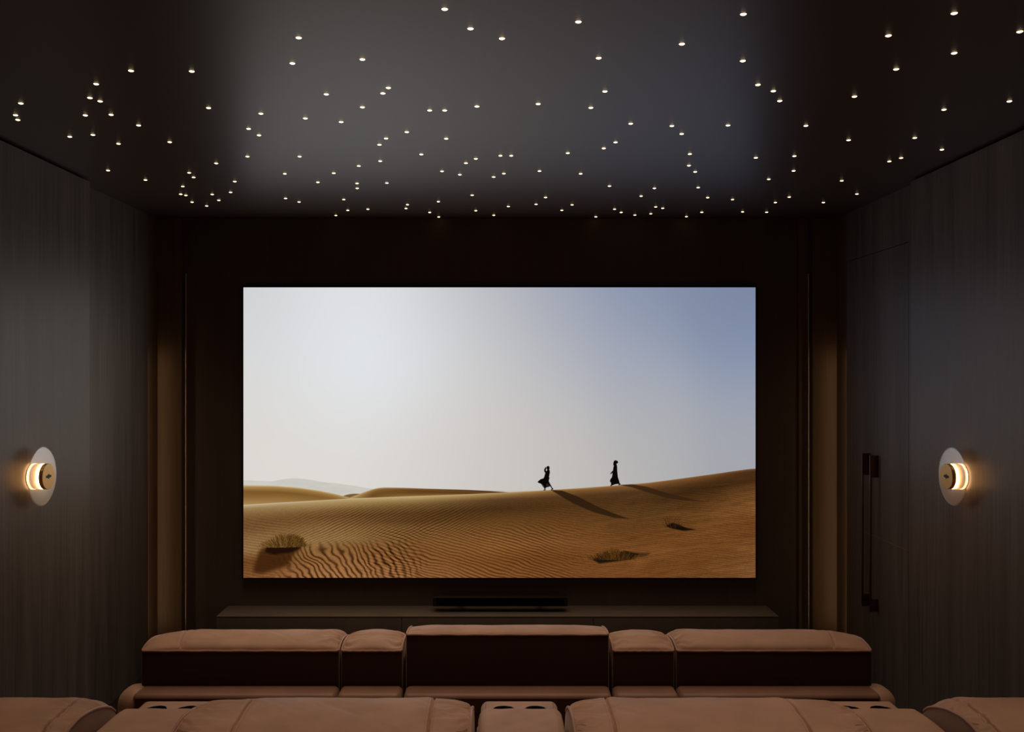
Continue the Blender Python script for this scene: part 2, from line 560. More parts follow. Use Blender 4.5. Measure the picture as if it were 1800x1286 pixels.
    def table(cols, t, soft=25):
        """colours by depth below a crest, at a few places along it"""
        us_ = np.array([c_[0] for c_ in cols], float)
        per = np.stack([np.stack([np.interp(t, c_[1][0], [q_[k] for q_ in c_[1][1]]) for k in range(3)], -1) for c_ in cols])
        out = np.zeros(t.shape + (3,))
        for i_ in range(len(cols)):
            w_ = np.interp(u1, us_, np.eye(len(cols))[i_])
            k_ = np.hanning(soft * K + 2); k_ /= k_.sum()
            w_ = np.convolve(np.pad(w_, soft * K, mode='edge'), k_, 'same')[soft * K:-soft * K]
            out += per[i_] * w_[None, :, None]
        return out

    def T(*rows):
        return [r_[0] for r_ in rows], [r_[1] for r_ in rows]
    c = table([(0, T((0, (204, 180, 134)), (3, (170, 136, 82)), (11, (122, 86, 40)), (20, (132, 97, 48)), (33, (168, 134, 82)))),
               (90, T((0, (198, 172, 120)), (3, (158, 122, 68)), (11, (122, 86, 40)), (22, (146, 110, 58)), (30, (160, 124, 72)))),
               (170, T((0, (190, 160, 106)), (4, (150, 114, 62)), (9, (132, 96, 48)), (16, (140, 104, 54))))], d)
    dune1 = edge(d)
    # small dark hollow and the second dune
    p = smoothp([(0, 800), (360, 760), (385, 750), (412, 740), (440, 730), (465, 721), (490, 717), (560, 718), (640, 721), (780, 725), (860, 729), (930, 734), (2000, 800)])
    d2 = V - p
    c2 = table([(195, T((0, (188, 158, 104)), (6, (160, 126, 72)))),
                (225, T((0, (176, 146, 92)), (4, (130, 92, 48)), (10, (110, 74, 34)))),
                (300, T((0, (130, 96, 50)), (4, (98, 62, 26)), (9, (104, 68, 30)), (14, (140, 104, 54)))),
                (400, T((0, (70, 44, 22)), (3, (104, 72, 34)), (6, (84, 56, 26)), (10, (150, 112, 58)))),
                (450, T((0, (78, 48, 26)), (5, (100, 70, 36))))], d2, 15)
    hp = smoothp([(0, 900), (320, 775), (352, 745), (372, 739), (392, 736), (425, 737), (460, 750), (2000, 900)])
    hol = edge(V - hp - 1)
    over(hol, (118, 94, 58))
    over(edge(d2), c2)
    over(dune1, c)
    # the great dune
    ridge = smoothp([(0, 778), (120, 770), (240, 763), (380, 755), (500, 750), (760, 741), (1000, 730), (1180, 719), (1300, 710), (1400, 702), (1480, 692), (1560, 681), (1640, 670), (1700, 661), (1760, 653), (1850, 648)])
    t = V - ridge
    c = table([(20, T((0, (214, 194, 156)), (2, (190, 162, 116)), (7, (160, 126, 76)), (16, (138, 102, 58)), (27, (120, 82, 42)), (40, (120, 80, 42)), (60, (142, 102, 58)), (80, (152, 112, 66)), (100, (112, 68, 30)), (128, (132, 82, 40)))),
               (150, T((0, (204, 180, 132)), (3, (182, 150, 96)), (10, (160, 126, 74)), (20, (126, 90, 46)), (30, (118, 78, 40)), (50, (142, 104, 56)), (70, (152, 114, 64)), (85, (132, 88, 44)), (110, (142, 94, 50)), (135, (154, 102, 58)))),
               (300, T((0, (206, 178, 116)), (3, (188, 156, 98)), (8, (156, 122, 68)), (16, (122, 88, 44)), (30, (94, 62, 28)), (44, (94, 60, 26)), (56, (124, 84, 42)), (78, (130, 86, 42)), (100, (128, 80, 38)), (145, (150, 96, 52)))),
               (450, T((0, (190, 156, 100)), (4, (154, 116, 64)), (12, (94, 62, 32)), (28, (74, 46, 20)), (45, (98, 62, 26)), (70, (126, 80, 38)), (95, (140, 88, 40)), (120, (122, 72, 30)), (150, (128, 78, 36)))),
               (560, T((0, (168, 122, 66)), (4, (128, 86, 42)), (14, (86, 54, 26)), (30, (84, 52, 22)), (60, (108, 66, 28)), (90, (132, 82, 38)), (120, (116, 68, 28)), (150, (124, 74, 34)))),
               (690, T((0, (156, 106, 54)), (4, (124, 80, 40)), (14, (84, 54, 26)), (30, (78, 49, 21)), (60, (98, 62, 27)), (90, (104, 62, 26)), (120, (126, 76, 34)), (160, (114, 66, 28)))),
               (800, T((0, (130, 86, 44)), (6, (104, 66, 30)), (14, (74, 46, 20)), (26, (58, 36, 14)), (42, (82, 50, 21)), (60, (100, 62, 27)), (82, (114, 70, 30)), (110, (118, 70, 30)), (150, (110, 65, 27)), (175, (112, 67, 29)))),
               (895, T((0, (114, 76, 38)), (5, (74, 42, 19)), (20, (72, 42, 17)), (40, (112, 70, 32)), (70, (130, 82, 38)), (100, (112, 66, 28)), (150, (122, 76, 36)), (190, (128, 82, 44))))], t, 70)
    # wind ripples: a plane in perspective, its waves bent by noise
    def wav(ax, ay, lamb_, wamt, wsc, seed, sharp=.8):
        ph = (U * ax + V * ay) * 2 * math.pi / lamb_ + (fbm(U / wsc, V / (wsc * .6), seed, 3) - .5) * wamt + (fbm(U / (wsc * .25), V / (wsc * .18), seed + 9, 2) - .5) * wamt * .22
        q_ = np.sin(ph)
        return np.where(q_ > 0, q_ * .28, -np.abs(q_) ** 1.3)
    bump = lambda x, lo, hi, f: np.clip((x - lo) / f, 0, 1) * np.clip((hi - x) / f, 0, 1)
    lamb = np.clip(t / 22, 0, 1)
    patch = .55 + .9 * fbm(U / 40, V / 16, 44, 3)
    rr = wav(.42, .91, 4.2, 14, 90, 5) * bump(t, 8, 82, 22) * bump(U, 60, 470, 90) * .34
    rr = rr + wav(-.30, .95, 5.2, 16, 80, 6) * bump(t, 48, 400, 24) * bump(U, 190, 620, 80) * .32
    rr = rr + wav(-.12, .99, 3.9, 14, 70, 7) * bump(t, 14, 400, 20) * bump(U, 440, 2000, 90) * .11
    rr = rr + wav(.86, -.50, 10.5, 22, 60, 8) * bump(t, 72, 400, 18) * bump(U, 40, 330, 70) * .46
    rr = rr + wav(-.15, .98, 5.0, 12, 60, 12) * bump(t, 15, 400, 20) * bump(U, -200, 110, 60) * .13
    rr = rr * patch * lamb
    grain = (rs.rand(H, W) - .5) * .10 * np.clip(t / 12, 0, 1) + (fbm(U / 2.2, V / 1.4, 66) - .5) * .16 * lamb
    streak = (fbm(U / 26 + V / 30, V / 3.2 + U / 34, 77) - .5) * .28 * np.clip((U - 500) / 200, 0, 1) * lamb
    c = c * np.array([.955, .985, 1.06]) * np.clip(1 + (rr + grain + streak)[..., None] * np.array([1.0, 1.15, 1.4]), .05, 2)
    over(edge(t), c)

    def poly(pts, col, alpha=1.0, soft=0, scr=g):
        nonlocal img
        P = np.array([scr(p) for p in pts])
        x0, x1 = int((P[:, 0].min() - 3) * K), int((P[:, 0].max() + 3) * K) + 1
        y0, y1 = int((P[:, 1].min() - 3) * K), int((P[:, 1].max() + 3) * K) + 1
        x0, y0, x1, y1 = max(0, x0), max(0, y0), min(W, x1), min(H, y1)
        acc = np.zeros((y1 - y0, x1 - x0))
        for ox, oy in ((-.25, -.25), (.25, -.25), (-.25, .25), (.25, .25)):
            u, v = U[y0:y1, x0:x1] + ox / K, V[y0:y1, x0:x1] + oy / K
            ins = np.zeros(u.shape, bool)
            for (ax, ay), (bx, by) in zip(P, np.roll(P, -1, 0)):
                if ay == by:
                    continue
                ins ^= ((ay > v) != (by > v)) & (u < (bx - ax) * (v - ay) / (by - ay) + ax)
            acc += ins / 4.0
        if soft:
            k = np.hanning(2 * soft + 3); k /= k.sum()
            acc = np.apply_along_axis(lambda r: np.convolve(r, k, 'same'), 1, acc)
            acc = np.apply_along_axis(lambda r: np.convolve(r, k, 'same'), 0, acc)
        a = (acc * alpha)[..., None]
        img[y0:y1, x0:x1] = img[y0:y1, x0:x1] * (1 - a) + np.array(col, float) * a

    # the two walkers' shades on the sand
    poly([(1072,725),(1112,728),(1165,748),(1235,783),(1300,810),(1348,826),(1290,821),(1215,800),(1150,772),(1105,745)], (44, 28, 14), .88, 1)
    poly([(1308,708),(1352,706),(1402,714),(1480,738),(1560,758),(1612,766),(1540,763),(1470,752),(1400,732),(1350,716)], (52, 32, 16), .85, 1)
    # scrub
    poly([(78,925),(140,905),(212,903),(216,925),(185,950),(170,985),(120,1000),(80,1014),(48,1008),(52,985),(62,965),(66,945)], (54, 27, 8), .8, 13)
    poly([(95,920),(210,905),(212,925),(180,940),(120,948),(90,940)], (28, 12, 4), .92, 6)
    poly([(1215,965),(1260,945),(1330,935),(1375,945),(1360,962),(1290,972),(1240,978)], (22, 14, 6), .92, 4)
    poly([(1330,940),(1420,942),(1400,952),(1330,965)], (40, 24, 11), .6, 4)
    poly([(1468,850),(1490,838),(1515,846),(1540,856),(1575,862),(1530,866),(1490,858)], (14, 9, 4), .93, 3)

    def strokes(n, cx, cy, w, h, cols, ln, seed, lean=0.0):
        r = np.random.RandomState(seed)
        for i in range(n):
            a = r.normal(0, .42)
            x0, y0 = g((cx + a * w * .6, cy + r.rand() * h * .12))
            th = a * .9 + r.normal(0, .25) + lean
            L = h * (.35 + .65 * r.rand()) * max(.25, 1 - .55 * abs(a)) / 1.9565
            col = np.array(cols[r.randint(len(cols))], float) * (.8 + .4 * r.rand())
            for s_ in np.linspace(0, 1, int(L * K * 1.6) + 2):
                x = x0 + math.sin(th) * L * s_ + math.sin(s_ * 9 + i) * .5
                y = y0 - math.cos(th) * L * s_
                ix, iy = int(x * K), int(y * K)
                if 0 <= ix < W and 0 <= iy < H:
                    img[iy, ix] = img[iy, ix] * .35 + col * .65
    poly([(84,918),(96,902),(112,892),(126,880),(150,874),(166,878),(186,872),(204,880),(216,896),(206,918)], (104, 70, 32), .45, 12)
    strokes(300, 190, 917, 60, 46, [(92, 62, 22), (70, 44, 14), (60, 36, 12)], 1, 21, .2)
    strokes(300, 128, 919, 90, 38, [(110, 78, 34), (84, 54, 20), (140, 104, 54)], 1, 22, -.3)
    strokes(300, 158, 917, 100, 50, [(92, 62, 22), (70, 44, 14), (132, 98, 48), (60, 36, 12)], 1, 1)
    strokes(420, 1285, 962, 150, 40, [(84, 52, 18), (60, 36, 12), (104, 66, 24), (34, 20, 8)], 1, 2)
    strokes(26, 1490, 852, 46, 50, [(36, 22, 10), (48, 28, 12), (70, 42, 18)], 1, 3)
    # walkers
    f10 = lambda c: (930 + c[0] / 10.0 - 428, 790 + c[1] / 10.0 - 505)
    blk = (9, 5, 5)
    poly([(308,300),(322,289),(342,288),(358,300),(361,325),(353,348),(366,378),(364,410),(357,445),(350,478),(360,500),(350,522),(346,555),(368,598),(392,640),(410,672),(428,688),(415,700),(405,700),(390,712),(384,704),(400,684),(378,650),(372,640),(348,652),(312,662),(290,668),(286,690),(288,714),(248,714),(272,700),(266,672),(244,650),(214,602),(186,590),(166,582),(148,566),(168,548),(205,518),(238,508),(252,505),(268,474),(286,408),(270,392),(264,352),(278,330),(282,312),(292,305),(303,318),(300,344),(294,360),(300,378),(316,368),(320,350),(308,332)], blk, 1, 0, f10)
    poly([(214,604),(228,600),(262,640),(262,664),(240,648),(222,630)], (120, 112, 105), .5, 0, f10)
    poly([(300,600),(322,594),(348,612),(366,634),(340,648),(306,654)], (70, 64, 60), .45, 0, f10)
    poly([(1490,205),(1505,190),(1525,187),(1550,196),(1568,216),(1556,238),(1536,246),(1546,290),(1550,380),(1556,440),(1560,482),(1580,540),(1592,590),(1612,608),(1594,618),(1570,628),(1578,606),(1560,600),(1510,608),(1465,624),(1446,638),(1425,638),(1442,615),(1440,580),(1420,556),(1430,520),(1456,485),(1466,440),(1464,400),(1442,430),(1426,428),(1445,396),(1475,368),(1481,320),(1490,285),(1480,262),(1482,232)], blk, 1, 0, f10)
    img = np.clip(img, 0, 255) / 255.0
    out = np.ones((H, W, 4), np.float32)
    out[..., :3] = img[::-1]
    im = bpy.data.images.new('desert_picture', W, H, alpha=False)
    im.colorspace_settings.name = 'sRGB'
    im.pixels.foreach_set(out.ravel())
    im.update()
    im.pack()
    return im


def screen():
    Y = 6.965
    a, b = px(428, 1015, Y), px(1328, 505, Y)
    t = thing('projection_screen', 'large wide screen showing two dark figures walking on sunlit desert dunes', 'screen', ((a.x + b.x) / 2, YB, a.z))
    w, h = (b.x - a.x) / 2, b.z - a.z
    im = picture()
    m, nt, bs = principled('screen_picture')
    uv = node(nt, 'ShaderNodeTexCoord')
    tx = node(nt, 'ShaderNodeTexImage'); tx.image = im; tx.extension = 'EXTEND'
    nt.links.new(uv.outputs['UV'], tx.inputs['Vector'])
    bs.inputs['Base Color'].default_value = (0.0, 0.0, 0.0, 1)
    bs.inputs['Specular IOR Level'].default_value = 0.0
    nt.links.new(tx.outputs['Color'], bs.inputs['Emission Color'])
    bs.inputs['Emission Strength'].default_value = SCREEN_GAIN
    bm = bmesh.new()
    lay = bm.loops.layers.uv.new('UVMap')
    vs = [bm.verts.new(p) for p in ((-w, Y - YB, 0), (w, Y - YB, 0), (w, Y - YB, h), (-w, Y - YB, h))]
    f = bm.faces.new(vs)
    for l, c in zip(f.loops, ((0, 0), (1, 0), (1, 1), (0, 1))):
        l[lay].uv = c
    o = obj('picture', bm, m, t, False)
    bm = bmesh.new()
    fr = .012
    for x0, x1, z0, z1 in ((-w - fr, w + fr, -fr, 0), (-w - fr, w + fr, h, h + fr), (-w - fr, -w, 0, h), (w, w + fr, 0, h)):
        box(bm, x0, x1, -.038, -.002, z0, z1)
    box(bm, -w, w, -.030, -.002, 0, h)
    obj('frame', bm, M['black'], t, False)
    return t


screen()

# ------------------------------------------------------------------ cabinets, soundbar
CT = EYE - (1064 - VY) * YB / F        # worktop height
CY = (EYE - CT) * F / (1082.7 - VY)    # front plane
cx = [(380 - VX) * CY / F, (706 - VX) * CY / F, (1043 - VX) * CY / F, (1369 - VX) * CY / F]
bm = newbox(cx[0], cx[3], CY, YB - .001, CT - .01, CT, r=.0015, seg=2)
tag(obj('cabinet_worktop', bm, M['worktop']), 'long low brown worktop running below the screen on three cabinets', 'worktop')
for i, lab in enumerate(('low dark cabinet left of the middle one below the screen', 'low dark middle cabinet below the screen and under the soundbar', 'low dark cabinet right of the middle one below the screen')):
    t = thing('low_cabinet', lab, 'cabinet', ((cx[i] + cx[i + 1]) / 2, CY, 0), 0, 'low cabinets below the screen')
    w = (cx[i + 1] - cx[i]) / 2 - .0012
    obj('body', newbox(-w, w, .021, YB - CY - .002, .06, CT - .011), M['cabinet'], t, False)
    obj('plinth', newbox(-w + .002, w - .002, .05, .2, 0, .0595), M['black'], t, False)
    obj('door', newbox(-w + .0006, w - .0006, .0005, .02, .065, CT - .0125, r=.0008, seg=2), M['cabinet'], t)

SY = 6.80
xa, xb = (761 - VX) * SY / F, (998 - VX) * SY / F
za, zb = EYE - (1065.5 - VY) * SY / F, EYE - (1050 - VY) * SY / F
t = thing('soundbar', 'slim black soundbar fixed to the wall just above the cabinet worktop', 'soundbar', ((xa + xb) / 2, SY, za))
w, h = (xb - xa) / 2, zb - za
obj('body', newbox(-w, w, .004, .092, 0, h, r=.003, seg=2), M['black'], t)
obj('grille', newbox(-w + .024, w - .024, -.001, .006, .004, h - .004, r=.002, seg=2), M['grille'], t)
for s in (-1, 1):
    obj('wall_bracket', newbox(s * .3 - .02, s * .3 + .02, .088, YB - SY - .0005, .015, .045), M['black'], t, False)


# ------------------------------------------------------------------ wall sconces
def sconce(side, wallx, Y, z, label):
    t = thing('wall_sconce', label, 'wall light', (wallx, Y, z), 0 if side > 0 else PI, 'round glass wall sconces')
    # local +x points into the room
    R = .0685
    obj('wall_plate', lathe_x(bmesh.new(), [(0, 0), (0, R), (.004, R), (.004, 0)]), M['brass'], t, angle=30)
    obj('light_ring', lathe_x(bmesh.new(), [(.004, 0), (.004, R + .0005), (.014, R + .0005), (.014, 0)]), M['ring'], t, angle=30)
    obj('barrel', lathe_x(bmesh.new(), [(.014, 0), (.014, R - .003), (.0155, R - .002), (.048, R - .002), (.050, R - .004), (.050, 0)]), M['brass'], t, angle=30)
    G = .157
    obj('glass_disc', lathe_x(bmesh.new(), [(.0505, 0), (.0505, G - .01), (.0515, G - .003), (.0535, G), (.0555, G - .003), (.0565, G - .01), (.0568, G * .5), (.0568, 0)], n=96), M['glass'], t, angle=50)
    obj('light_ring', lathe_x(bmesh.new(), [(.0575, 0), (.0575, R - .001), (.0655, R - .001), (.0655, 0)]), M['ring'], t, angle=30)
    cap = obj('cap', lathe_x(bmesh.new(), [(.0655, 0), (.0655, R - .001), (.067, R), (.0845, R), (.086, R - .0015), (.086, 0)]), M['brass'], t, angle=30)
    # the small dark ornamental cut-out on the cap
    bm = bmesh.new()
    pts = []
    for k in range(48):
        a = 2 * PI * k / 48
        r = .0105 + .0030 * abs(math.cos(2 * a)) + .0165 * abs(math.cos(a)) ** 12
        pts.append((r * math.cos(a), r * math.sin(a)))
    A = [bm.verts.new((.0862, p[0], p[1])) for p in pts]
    B = [bm.verts.new((.0866, p[0], p[1])) for p in pts]
    bm.faces.new(B)
    for k in range(48):
        bm.faces.new((A[k], A[(k + 1) % 48], B[(k + 1) % 48], B[k]))
    bmesh.ops.recalc_face_normals(bm, faces=bm.faces[:])
    obj('emblem', bm, M['black'], cap, False)
    return t


sconce(1, PL, 4.90, EYE - (837 - VY) * 4.90 / F, 'round glass and brass wall light glowing on the left wall')
sconce(-1, PR, 4.97, EYE - (837 - VY) * 4.97 / F, 'round glass and brass wall light glowing on the right wall beside the door handles')


# ------------------------------------------------------------------ seats
def snoise(x, y, s=0):
    return (math.sin(x * 1.7 + y * 2.3 + s) + math.sin(x * 3.1 - y * 1.9 + 2.1 * s + 1.3) * .6 + math.sin(-x * 2.3 + y * 4.1 + s * 3.7) * .45) / 2.05


def sstep(a, b, x):
    t = max(0.0, min(1.0, (x - a) / (b - a)))
    return t * t * (3 - 2 * t)


GUS = [(0, 0), (.015, .006), (.05, .014), (.10, .0195), (.16, .0145), (.22, .004), (.28, -.013), (.33, -.033), (.37, -.062), (.39, -.10)]   # gusset crown above the rear edge


GK = 1.0   # how high the gusset is crowned


GSL = 0.0  # and how far it leans down towards the front


def gus(y):
    for (a, b), (c, d) in zip(GUS, GUS[1:]):
        if y <= c:
            t = (y - a) / (c - a)
            v = b + (d - b) * t
            return (v * GK if v > 0 else v) - GSL * y
    return GUS[-1][1]


def gsm(y):
    return sum(gus(max(0, min(.39, y + k * .012))) for k in (-1, 0, 1)) / 3 if .012 < y < .378 else gus(y)


def back_body(w, H, zlow):
    """upholstered back: its side profile carried across the width"""
    bm = bmesh.new()
    prof = [(0, zlow), (0, H)] + [(y, H + gsm(y)) for y in [.01 + .38 * i / 22 for i in range(23)]] + [(.40, H - .14), (.41, zlow)]
    L = [bm.verts.new((-w, y, z)) for y, z in prof]
    R = [bm.verts.new((w, y, z)) for y, z in prof]
    n = len(prof)
    for k in range(n):
        bm.faces.new((L[k], R[k], R[(k + 1) % n], L[(k + 1) % n]))
    bm.faces.new(L); bm.faces.new(R)
    bmesh.ops.recalc_face_normals(bm, faces=bm.faces[:])
    es = [e for e in bm.edges if abs(abs(e.verts[0].co.x) - w) < 1e-5 and abs(abs(e.verts[1].co.x) - w) < 1e-5 and e.verts[0].co.x * e.verts[1].co.x > 0]
    bmesh.ops.bevel(bm, geom=es, offset=.006, segments=2, profile=.5, affect='EDGES', clamp_overlap=True)
    return bm


def piping_bm(w, H):
    bm = bmesh.new()
    ys = [.36 * i / 24 for i in range(24, 0, -1)]
    wi = w - .004
    pts = [(-wi, y, H + gsm(y) + .003) for y in ys] + [(-wi, .004, H + .002), (-wi + .006, -.0045, H + .001)]
    pts += [(-wi + .006 + (2 * wi - .012) * i / 24, -.0045, H + .001 + .0009 * math.sin(i * 1.7)) for i in range(1, 24)]
    pts += [(wi - .006, -.0045, H + .001), (wi, .004, H + .002)] + [(wi, y, H + gsm(y) + .003) for y in reversed(ys)]
    return tube(bm, pts, .0050, 8)


def pad_bm(w, H, crown, endL, endR, gathL, gathR, seams, seed, yc=.12, D=.385, raise_mid=.004, yc_drop=1.75):
    """the soft top cushion, a stuffed surface between the gussets"""
    bm = bmesh.new()
    us = []
    u = -w
    while u < w - 1e-6:
        us.append(u)
        dmin = min([abs(u - su_) for su_, _ in seams] + [9])
        st = .0017 if dmin < .055 else .006
        if min(u + w, w - u) < .10:
            st = min(st, .0035)
        if min(u + w, w - u) < .012:
            st = .0012
        u += st
    us.append(w)
    nv = 84
    nu = len(us) - 1
    vs_ = [D * ((j / nv) ** 1.45) for j in range(nv + 1)]
    grid = []
    for j, y in enumerate(vs_):
        row = []
        if y < yc:
            T = crown * (1 - (1 - y / yc) ** 2.0) ** .5
        else:
            T = crown - yc_drop * (y - yc) ** 2
        fy = min(1.0, (y / .03)) ** .5 if y < .03 else 1.0
        for u in us:
            dl, dr = u + w, w - u
            el = (max(0.0, 1 - (1 - min(1, dl / endL)) ** 2.2)) ** .6
            er = (max(0.0, 1 - (1 - min(1, dr / endR)) ** 2.2)) ** .6
            e = el * er
            g_ = gsm(y)
            z = H + .002 + min(g_, T) * (1 - e) + T * e
            for su, bend in seams:
                uu = u - (su + bend * (y / D))
                z -= .0120 * math.exp(-(uu / .0038) ** 2) * min(1, y / .01)
                z -= .0022 * math.exp(-((abs(uu) - .0105) / .0020) ** 2) * fy
                z += .0030 * math.exp(-(uu / .03) ** 2) * fy
            if len(seams) == 2:
                z += raise_mid * (sstep(seams[0][0] - .004, seams[0][0] + .03, u) * (1 - sstep(seams[1][0] - .03, seams[1][0] + .004, u))) * fy
            elif len(seams) == 1:
                su = seams[0][0]
                z += raise_mid * (sstep(su - .004, su + .03, u) if su < 0 else 1 - sstep(su - .03, su + .004, u)) * fy
            for d_, on in ((dl, gathL), (dr, gathR)):
                if on:
                    k = math.exp(-(d_ / .060) ** 1.6) * min(1, d_ / .006)
                    q_ = y / .019 + 7 * d_ + .7 * snoise(d_ * 30, y * 20, seed)
                    z += on * .0052 * k * math.sin(q_ * PI) * fy * (1 - sstep(.20, .38, y))
                    # a few long soft pulls reaching into the cushion
                    k2 = math.exp(-(d_ / .13) ** 2) * min(1, d_ / .03)
                    z += on * .0030 * k2 * math.sin((y / .047 + 4.5 * d_ + seed) * PI) * fy
            z += .0018 * snoise(u * 9 + seed, y * 16, seed) * e * fy
            v1 = snoise(u * 22 + y * 26, seed * 1.3, 0)
            z += .0014 * max(0, v1) ** 2 * e * fy
            q2 = (u * .8 + y * 1.0) * 30 + seed
            z -= .0030 * max(0, math.sin(q2) - .80) / .20 * e * fy * max(0, snoise(u * 7 + 3 * seed, y * 9, seed + 2))
            row.append(bm.verts.new((u, y, z)))
        grid.append(row)
    for j in range(nv):
        for i in range(nu):
            bm.faces.new((grid[j][i], grid[j][i + 1], grid[j + 1][i + 1], grid[j + 1][i]))
    b = [bm.verts.new((x, y, H - .20)) for x, y in ((-w, 0.003), (w, 0.003), (w, D), (-w, D))]
    bm.faces.new([b[3], b[2], b[1], b[0]])
    bm.faces.new([b[0], b[1]] + list(reversed(grid[0])))
    bm.faces.new([b[2], b[3]] + grid[-1])
    bm.faces.new([b[1], b[2]] + [grid[j][-1] for j in range(nv, -1, -1)])
    bm.faces.new([b[3], b[0]] + [grid[j][0] for j in range(nv + 1)])
    return bm


ZL = .793   # top of the rear shell


def lower_seat(t, w, seat=True):
    """rear shell, seat cushion and foot rest"""
    sh = obj('rear_shell', newbox(-w + .0012, w - .0012, -.112, .30, .03, ZL, r=.022, seg=6), M['shell'], t)
    obj('lower_panel', newbox(-w + .016, w - .016, -.1145, -.10, .06, ZL - .017, r=.002, seg=2), M['panel'], sh)  # dark sheet painting the shade on the shell's upright rear
    if seat:
        obj('back_cushion', newbox(-w + .01, w - .01, .30, .50, .40, .74, r=.06, seg=5), M['leather'], t)
        obj('seat_cushion', newbox(-w + .004, w - .004, .305, .93, .27, .47, r=.05, seg=5), M['leather'], t)
        obj('footrest', newbox(-w + .006, w - .006, .86, .985, .06, .40, r=.04, seg=5), M['leather'], t)
    else:
        obj('armrest', newbox(-w + .004, w - .004, .305, .95, .06, .63, r=.03, seg=4), M['leather'], t)


def back_shade_panel(w, H, b):
    obj('back_panel', newbox(-w + .004, w - .004, -.0035, .004, ZL - .03, H - .006, r=.003, seg=2), M['panel'], b)  # thin dark sheet standing in for the shade on the back's rear face


def recliner(loc, width, rear_H, label, group, seams, ends, gath, crown, seed, arm=0, zback=.60, gk=1.0, yc=.12, drop=1.75, gsl=0.0):
    global GK, GSL
    GK, GSL = gk, gsl
    t = thing('recliner_seat', label, 'recliner', loc, 0, group)
    w = width / 2
    b = obj('backrest', back_body(w - .001, rear_H, zback), M['shell'], t)
    back_shade_panel(w, rear_H, b)
    obj('piping', piping_bm(w - .001, rear_H), M['piping'], b)
    obj('headrest', pad_bm(w - .0095, rear_H, crown, ends[0], ends[1], gath[0], gath[1], seams, seed, yc, yc_drop=drop), M['leather'], t, angle=60)
    lower_seat(t, w)
    GK, GSL = 1.0, 0.0
    if arm:
        a0, a1 = (-w - .088, -w + .055) if arm < 0 else (w - .055, w + .088)
        am = obj('arm', newbox(a0, a1, .10, 1.0, .03, .63, r=.055, seg=6), M['leather'], t)
        obj('arm_wing', newbox(a0, a1, -.095, .075, .03, ZL + .006, r=.070, seg=8), M['leather'], am)
    return t


def console_front(loc, width, H, label, group, seed):
    t = thing('seat_console', label, 'console', loc, 0, group)
    w = width / 2
    b = obj('backrest', back_body(w - .001, H, .60), M['shell'], t)
    back_shade_panel(w, H, b)
    obj('piping', piping_bm(w - .001, H), M['piping'], b)
    obj('headrest', pad_bm(w - .0095, H, .051, .16, .16, 1.0, 1.0, [], seed), M['leather'], t, angle=60)
    lower_seat(t, w, False)
    return t


# front row, rear faces at y = YR1
YR1 = 4.145
fx = lambda p: (p - VX) * YR1 / F
H1 = EYE - (1143.5 - VY) * YR1 / F
Hc = EYE - (1115 - VY) * YR1 / F
G1 = 'front row recliner seats'
G2 = 'consoles between the front row seats'


def span(a, b):
    return ((fx(a) + fx(b)) / 2, YR1, 0), fx(b) - fx(a)


l, w_ = span(248, 597)
recliner(l, w_, H1, 'tan leather recliner at the left end of the front row, nearer the screen', G1, [(-.269, -.07)], (.20, .075), (.0, 1.0), .046, 1.3, arm=-1)
l, w_ = span(713, 1071)
recliner(l, w_, Hc, 'middle front row recliner with its headrest raised above the others', G1, [], (.17, .17), (.25, .25), .017, 2.9, gk=.45, yc=.055, drop=1.9, gsl=.13)
l, w_ = span(1188, 1533)
recliner(l, w_, H1, 'tan leather recliner at the right end of the front row, nearer the screen', G1, [(.269, .07)], (.075, .20), (1.0, 0), .046, 4.1, arm=1)
l, w_ = span(599, 708)
console_front(l, w_, H1, 'narrow padded console left of the raised middle seat, front row', G2, 5.2)
l, w_ = span(1076, 1186)
console_front(l, w_, H1, 'narrow padded console right of the raised middle seat, front row', G2, 6.6)

# rear row on its platform, rear faces at y = YR2
YR2, PZ = 2.70, 0.18
xc = [-1.115, .077, 1.262]
pitch = 1.1885
G3 = 'rear row recliner seats nearest the camera'
G4 = 'cup holder consoles between the rear row seats'
HR = H1
for i, (sx, lab) in enumerate(((xc[0] - pitch / 2, 'nearest row recliner cut off by the left edge of the photo'), ((xc[0] + xc[1]) / 2, 'nearest row recliner between the left and the middle cup holder console'), ((xc[1] + xc[2]) / 2, 'nearest row recliner between the middle and the right cup holder console'), (xc[2] + pitch / 2, 'nearest row recliner cut off by the right edge of the photo'))):
    sm = [[(.372, 0)], [(-.262, 0), (.315, 0)], [(-.320, 0), (.255, 0)], [(-.380, 0)]][i]
    el, er = [(.2, .10), (.15, .13), (.13, .15), (.10, .2)][i]
    recliner((sx, YR2, PZ), pitch - .300, HR, lab, G3, sm, (el, er), (1.0, 1.0), .028, 7.0 + 1.7 * i, arm=(-1 if i == 0 else 1 if i == 3 else 0), yc=.19)


def cut(o, cutters):
    for c in cutters:
        md = o.modifiers.new('cut', 'BOOLEAN')
        md.object = c
        md.operation = 'DIFFERENCE'
        md.solver = 'EXACT'
    bpy.context.view_layer.update()
    dg = bpy.context.evaluated_depsgraph_get()
    me = bpy.data.meshes.new_from_object(o.evaluated_get(dg))
    o.modifiers.clear()
    o.data = me
    for c in cutters:
        bpy.data.objects.remove(c, do_unlink=True)
    me.shade_smooth()
    me.set_sharp_from_angle(angle=math.radians(35))


